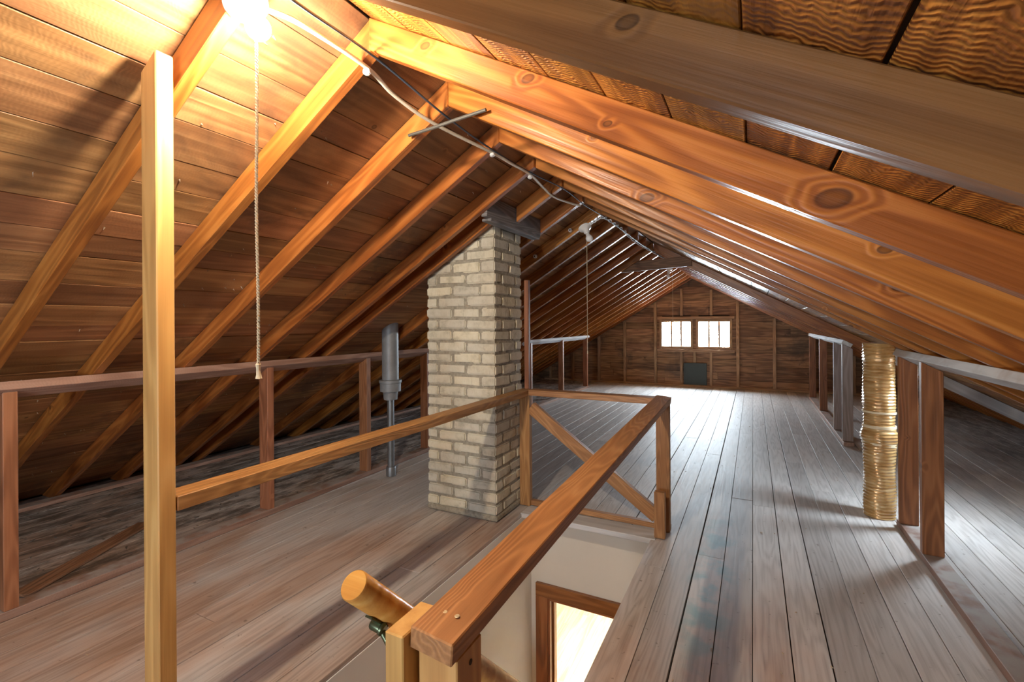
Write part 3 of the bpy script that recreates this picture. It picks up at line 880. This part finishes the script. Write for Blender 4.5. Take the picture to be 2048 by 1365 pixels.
beam('diagonal_brace', (-1.432, 3.082, 0.715), (-0.552, 3.082, 0.085), 0.04, 0.085, M['rail'], rl, up=(0.58, 0, 0.81))
box('sole_plate', -1.51, -0.47, 3.08, 3.118, 0.0045, 0.04, M['rail'], rl)
for sxx in (-0.525, -0.497):
    lathe('screw_head', [(0.0005, 0.0), (0.005, 0.0), (0.0052, 0.001), (0.004, 0.0018), (0.0005, 0.0016)], (sxx, 0.735, 0.7708 + (0.0002)), (0, -0.033, 1), M['screw'], rl, n=16)

pst = tag(extrude('post', [(-1.432, 0.690, 0.0), (-1.508, 0.690, 0.0), (-1.508, 0.690, 2.025), (-1.432, 0.690, 2.070)], (0, 0.045, 0), (0, 0, 1), M['post'], up=(0, 1, 0), bev=0.003),
          'tall pale yellow timber post at the near end of the stair opening', 'post')

# ------------------------------------------------------------------ handrail
hr = thing('handrail', 'round varnished stair handrail with its cut end above the opening', 'handrail', (-0.655, 0.6, 0.85))
h0, h1 = V((-0.655, 0.632, 0.842)), V((-0.655, 2.55, -1.075))
ax = (h1 - h0).normalized(); Lr = (h1 - h0).length
lathe('rail', [(0.0255, 0.0), (0.0275, 0.003)] + [(0.0275, Lr * i / 8) for i in range(1, 9)], h0, ax, M['handrail'], hr, n=28)
for s_ in (0.118, 1.2, 2.3):
    p = h0 + ax * s_ + V((0, -0.024, -0.024))
    br = tube('bracket', smooth_path([p + V((0.004, 0.004, -0.008)), p + V((0.014, 0.004, -0.018)), p + V((0.032, 0.002, -0.036)), p + V((0.056, -0.002, -0.062))]), 0.0062, M['bronze'], hr, 12)
    lathe('bracket_cup', [(0.0, 0.0), (0.0085, 0.0), (0.0105, 0.003), (0.0105, 0.022), (0.0125, 0.024), (0.0125, 0.028), (0.009, 0.031), (0.0, 0.031)], p + V((-0.016, 0.002, -0.002)), (0.95, 0.12, -0.25), M['bronze'], hr, 20)
    beam('bracket_saddle', p + V((0, -0.022, 0.028)), p + V((0, 0.022, -0.014)), 0.018, 0.004, M['bronze'], hr, up=(0, 0.7, 0.7), bev=0.001)

# ------------------------------------------------------------------ duct and vent pipe
du = thing('duct', 'insulated round duct wrapped in shiny gold film, floor to roof', 'duct', (0.77, 3.975, 0))
prof = []
NZ = 230; HD = 1.17
for i in range(NZ + 1):
    z = HD * i / NZ
    r = 0.0885 + 0.0022 * math.sin(z * 2 * math.pi / 0.021) + 0.002 * math.sin(z * 17)
    bl = math.exp(-((z - 0.545) / 0.045) ** 2)
    r += 0.017 * bl
    prof.append((r, z))
rw = [[random.uniform(-1, 1) for k in range(40)] for i in range(NZ + 1)]
lathe('wrapped_pipe', prof, (0.757, 3.975, 0.001), (0, 0, 1), M['duct'], du, 40, wob=lambda i, k: 0.0006 * rw[i // 3][k] + 0.002 * math.sin(k * 0.9 + i * 0.11))
for z, hh, tl in ((0.485, 0.02, 0.10), (0.505, 0.018, -0.16), (0.60, 0.018, 0.0), (0.70, 0.012, 0.03)):
    lathe('tape_band', [(0.0935, 0.0), (0.0945, 0.001), (0.0945, hh), (0.0935, hh + 0.001)], (0.757, 3.975, z), (tl, 0.1 * tl, 1), M['tape'], du, 40)
vp = thing('vent_pipe', 'grey vent pipe with a wide upper sleeve behind the railing', 'pipe', (-2.81, 3.145, 0))
lathe('thin_pipe', [(0.03, 0.0), (0.03, 0.08)] + [(0.0295, 0.08 + 0.08 * i) for i in range(9)], (-2.81, 3.15, 0.002), (0, 0, 1), M['galv'], vp, 24)
lathe('foot_collar', [(0.031, 0.0), (0.041, 0.002), (0.042, 0.07), (0.038, 0.082), (0.031, 0.085)], (-2.81, 3.15, 0.003), (0, 0, 1), M['galv'], vp, 24)
lathe('reducer', [(0.031, 0.0), (0.058, 0.002), (0.062, 0.05), (0.066, 0.07), (0.088, 0.075), (0.09, 0.145), (0.096, 0.15), (0.096, 0.172), (0.073, 0.176)], (-2.81, 3.15, 0.665), (0, 0, 1), M['lead'], vp, 28)
lathe('upper_sleeve', [(0.071, 0.0), (0.071, 0.2), (0.07, 0.45), (0.07, 0.58)], (-2.81, 3.15, 0.835), (0, 0, 1), M['lead'], vp, 28)

# ------------------------------------------------------------------ light fixtures
def bulb_profile(r, L):
    p = [(0.0, L)]
    for i in range(1, 12):
        a = math.pi * i / 15
        p.append((r * math.sin(a), L - r + r * math.cos(a)))
    p += [(0.0145, L * 0.28), (0.013, 0.0)]
    return p[::-1]


def twisted_cord(name, top, bottom, mat, parent, r=0.0024, pitch=0.016, n_side=6):
    top, bottom = V(top), V(bottom); c = top; bm = bmesh.new()
    L = (top - bottom).length; N = max(8, int(L / pitch * 8))
    for ph in (0, math.pi):
        pts = []
        for i in range(N + 1):
            t = i / N; a = 2 * math.pi * t * L / pitch + ph
            p = top.lerp(bottom, t) - c
            p += V((math.cos(a), math.sin(a), 0)) * r * 0.8 + V((0.0025 * math.sin(t * 9), 0, 0))
            pts.append(p)
        sweep(bm, pts, r, n_side)
    return link(bpy.data.objects.new(name, mesh_from(name, bm, mat, True)), Matrix.Translation(c), parent)


def fixture(label, base, axis, on, s=1.0, cord_from=None, cord_len=0.8, twist=True, bl=0.108):
    base = V(base); axis = V(axis).normalized()
    t = thing('lampholder', label, 'light', base, 'bare bulb lampholders along the ridge')
    lathe('porcelain_base', [(0.0, 0.0), (0.052 * s, 0.0), (0.056 * s, 0.006 * s), (0.052 * s, 0.016 * s), (0.036 * s, 0.026 * s), (0.026 * s, 0.034 * s), (0.0235 * s, 0.06 * s), (0.021 * s, 0.062 * s), (0.0, 0.062 * s)], base, axis, M['porcelain'], t, 32)
    lathe('bulb', bulb_profile(0.030 * s, bl * s), base + axis * 0.045 * s, axis, M['bulb_on'] if on else M['bulb_off'], t, 28)
    if cord_from is not None:
        cf = V(cord_from); end = cf - V((0, 0, cord_len))
        if twist:
            pc = twisted_cord('pull_cord', cf, end, M['cord'], t)
            lathe('cord_knot', [(0.0, 0.0), (0.003, 0.001), (0.0065, 0.006), (0.005, 0.016), (0.0055, 0.03), (0.008, 0.042), (0.0, 0.044)], end + V((0, 0, 0.006)), (0.06, 0, -1), M['cord'], pc, 10)
        else:
            pc = tube('pull_cord', [cf, end], 0.0025, M['cord'], t, 6)
            lathe('cord_knot', [(0.0, 0.0), (0.005, 0.003), (0.005, 0.02), (0.0, 0.023)], end, (0, 0, -1), M['cord'], pc, 8)
    return t


NL = V((ML, 0, -1)).normalized()
fixture('glowing bare bulb on a porcelain lampholder with a long rope pull', V((-1.172, 0.773, zl(-1.172) - 0.001)), NL, True, 1.0, (-1.122, 0.768, 2.085), 0.865, bl=0.085)
fixture('unlit white bulb and long pull cord hanging past the chimney', V((-1.245, 3.762, zl(-1.245) - 0.001)), V((0.42, -0.3, -0.85)), False, 1.0, (-1.213, 3.72, 2.06), 0.97, False)
fixture('small unlit bulb far down the attic with a cord over the window', V((-1.165, 7.676, zl(-1.165) - 0.001)), V((-0.1, -0.25, -0.95)), False, 1.0, (-1.115, 7.676, 2.12), 0.80, False)

# ------------------------------------------------------------------ wiring along the ridge
cab = thing('white_cable', 'cream flat cable sagging from the lit bulb along the ridge', 'cable', (-1.15, 0.8, 2.17))
tube('cable', smooth_path([(-1.125, 0.80, 2.145), (-1.115, 0.90, 2.158), (-1.138, 1.17, 2.176), (-1.174, 1.35, 2.166), (-1.177, 1.6, 2.156), (-1.150, 2.035, 2.172), (-1.135, 2.2, 2.168), (-1.136, 2.446, 2.178), (-1.166, 2.7, 2.175), (-1.172, 2.88, 2.16), (-1.168, 3.1, 2.175), (-1.128, 3.3, 2.184)]), 0.0075, M['white_cable'], cab, 10)
for y, xx in ((1.17, -1.138), (2.035, -1.150), (2.446, -1.136)):
    lathe('staple', [(0.0, 0), (0.011, 0.0), (0.013, 0.006), (0.013, 0.012), (0.008, 0.017), (0.0, 0.018)], (xx, y, 2.168), (0.1, 0, -1), M['porcelain'], cab, 14)
bw = thing('black_wire', 'thin blue-black wire running straight along the ridge', 'wire', (-1.0, 0.75, 2.08))
tube('wire', smooth_path([(-0.80, 0.35, 1.97), (-0.961, 0.75, 2.087), (-1.094, 1.17, 2.194), (-1.119, 1.6, 2.175), (-1.139, 2.035, 2.178), (-1.127, 2.446, 2.184), (-1.091, 2.88, 2.195), (-1.096, 3.3, 2.188), (-1.09, 3.74, 2.194), (-1.085, 4.2, 2.192), (-1.046, 5.1, 2.15), (-0.976, 5.95, 2.118)]), 0.0042, M['black_wire'], bw, 8)
tw = thing('twisted_wire', 'pair of white wires twisted from the middle bulb toward the collar tie', 'wire', (-1.1, 3.8, 2.2))
base_pts = smooth_path([(-1.222, 3.762, 2.13), (-1.17, 3.76, 2.158), (-1.10, 3.80, 2.196), (-1.088, 4.1, 2.200), (-1.09, 4.4, 2.202), (-1.115, 4.9, 2.196), (-1.114, 5.3, 2.19), (-1.062, 5.6, 2.165), (-0.97, 6.0, 2.115)], 10)
for ph in (0, math.pi):
    tube('wire', [p + V((0.011 * math.cos(i * 0.75 + ph), 0, 0.011 * math.sin(i * 0.75 + ph))) for i, p in enumerate(base_pts)], 0.004, M['white_wire'], tw, 6)
tag(tube('stick', [(-1.28, 1.556, 2.112), (-1.15, 1.556, 2.120), (-1.04, 1.556, 2.130), (-0.905, 1.556, 2.140)], 0.0068, M['stick'], None, 8), 'thin grey stick resting crosswise on the ridge wires', 'stick')
for (xx, zz), lab in (((-1.362, 2.10), 'upper small porcelain tube insulator in a left rafter past the chimney'), ((-1.686, 1.905), 'lower small porcelain tube insulator in a left rafter past the chimney')):
    ins = thing('insulator', lab, 'insulator', (xx, 3.74, zz), 'porcelain tube insulators')
    lathe('tube_head', [(0.0, 0.0), (0.013, 0.0), (0.017, 0.004), (0.017, 0.02), (0.013, 0.024), (0.012, 0.05), (0.0, 0.05)], (xx, 3.741, zz), (0.25, -1, -0.1), M['porcelain'], ins, 18)
    lathe('bore', [(0.0, 0.0), (0.007, 0.0), (0.007, 0.0015), (0.0, 0.0015)], V((xx, 3.741, zz)) + V((0.25, -1, -0.1)).normalized() * 0.0495, (0.25, -1, -0.1), M['wall_out'], ins, 12)

# ------------------------------------------------------------------ loose things
tag(box('attic_hatch', -1.28, -0.84, YF - 0.06, YF - 0.035, 0.045, 0.49, M['hatch'], axis=2), 'dark square access panel low in the far wall under the windows', 'hatch')
lb = beam('loose_board', (-3.19, 0.93, 0.009), (-3.60, 1.66, 0.009), 0.10, 0.014, M['collar'])
tag(lb, 'loose brown board lying askew on the floor behind the left knee wall', 'board')
eb = box('eave_board', -4.725, -4.62, -1.0, 8.5, 0.0015, 0.03, M['plate'])
tag(eb, 'long dusty board lying along the foot of the left rafters', 'board')
ts = beam('blue_sheet', (1.20, 5.99, 1.055), (1.42, 5.99, 0.935), 0.05, 0.03, M['tarp'], up=(0.5, 0, 0.87), bev=0.006)
tag(ts, 'scrap of bright blue sheet stuffed behind a rafter at right', 'sheet')

# nail points through the left roof boards: too small and many to pick apart
bm = bmesh.new()
L = math.hypot(1, ML); nin = V((ML / L, 0, -1 / L)); dv = V((-1 / L, 0, -ML / L))
for i in range(260):
    y = random.uniform(0.1, 4.2); s_ = random.uniform(0.1, 4.2)
    if any(a - 0.02 < y < a + 0.07 for a in LY): continue
    p = V((XR, y, ZT)) + dv * s_
    d_ = (nin + V((random.uniform(-.5, .5), random.uniform(-.5, .5), 0))).normalized()
    u = d_.orthogonal().normalized(); w = d_.cross(u); ln = random.uniform(0.008, 0.02)
    q = [bm.verts.new(p + (u * math.cos(a) + w * math.sin(a)) * 0.0032) for a in (0, 2.1, 4.2)] + [bm.verts.new(p + d_ * ln)]
    for f in ((0, 1, 3), (1, 2, 3), (2, 0, 3)): bm.faces.new([q[k] for k in f])
bmesh.ops.recalc_face_normals(bm, faces=bm.faces[:])
link(bpy.data.objects.new('nail_points', mesh_from('nail_points', bm, M['nail'])), Matrix.Identity(4), ceiling)['kind'] = 'stuff'


def litter(name, n_, xs, ys, s0, s1, mat, label, cat):
    bm = bmesh.new(); o_ = V(((xs[0] + xs[1]) / 2, (ys[0] + ys[1]) / 2, 0))
    for i in range(n_):
        x_, y_ = random.uniform(*xs), random.uniform(*ys)
        if SX0 - .03 < x_ < SX1 + .03 and y_ < 3.15: continue
        if CX0 - .03 < x_ < CX1 + .03 and CY0 - .03 < y_ < CY1 + .03: continue
        a = random.uniform(0, 3.14); l, w_, h_ = random.uniform(s0, s1), random.uniform(s0, s1) * 0.4, random.uniform(0.001, 0.003)
        R = Matrix.Rotation(a, 3, 'Z')
        vs_ = [bm.verts.new(V((x_, y_, 0.0005)) - o_ + R @ V((p * l / 2, q * w_ / 2, r * h_))) for p in (-1, 1) for q in (-1, 1) for r in (0, 1)]
        for f in BOXF: bm.faces.new([vs_[k] for k in f])
    bmesh.ops.recalc_face_normals(bm, faces=bm.faces[:])
    o = link(bpy.data.objects.new(name, mesh_from(name, bm, mat)), Matrix.Translation(o_))
    return tag(o, label, cat, kind='stuff')


litter('wood_chips', 260, (-2.9, 0.8), (0.6, 9.5), 0.004, 0.014, M['chip'], 'pale wood chips scattered over the plank floor', 'litter')
litter('eave_litter', 700, (-4.75, -3.15), (0.6, 9.0), 0.006, 0.03, M['litter'], 'dark litter strewn under the left eave behind the knee wall', 'litter')
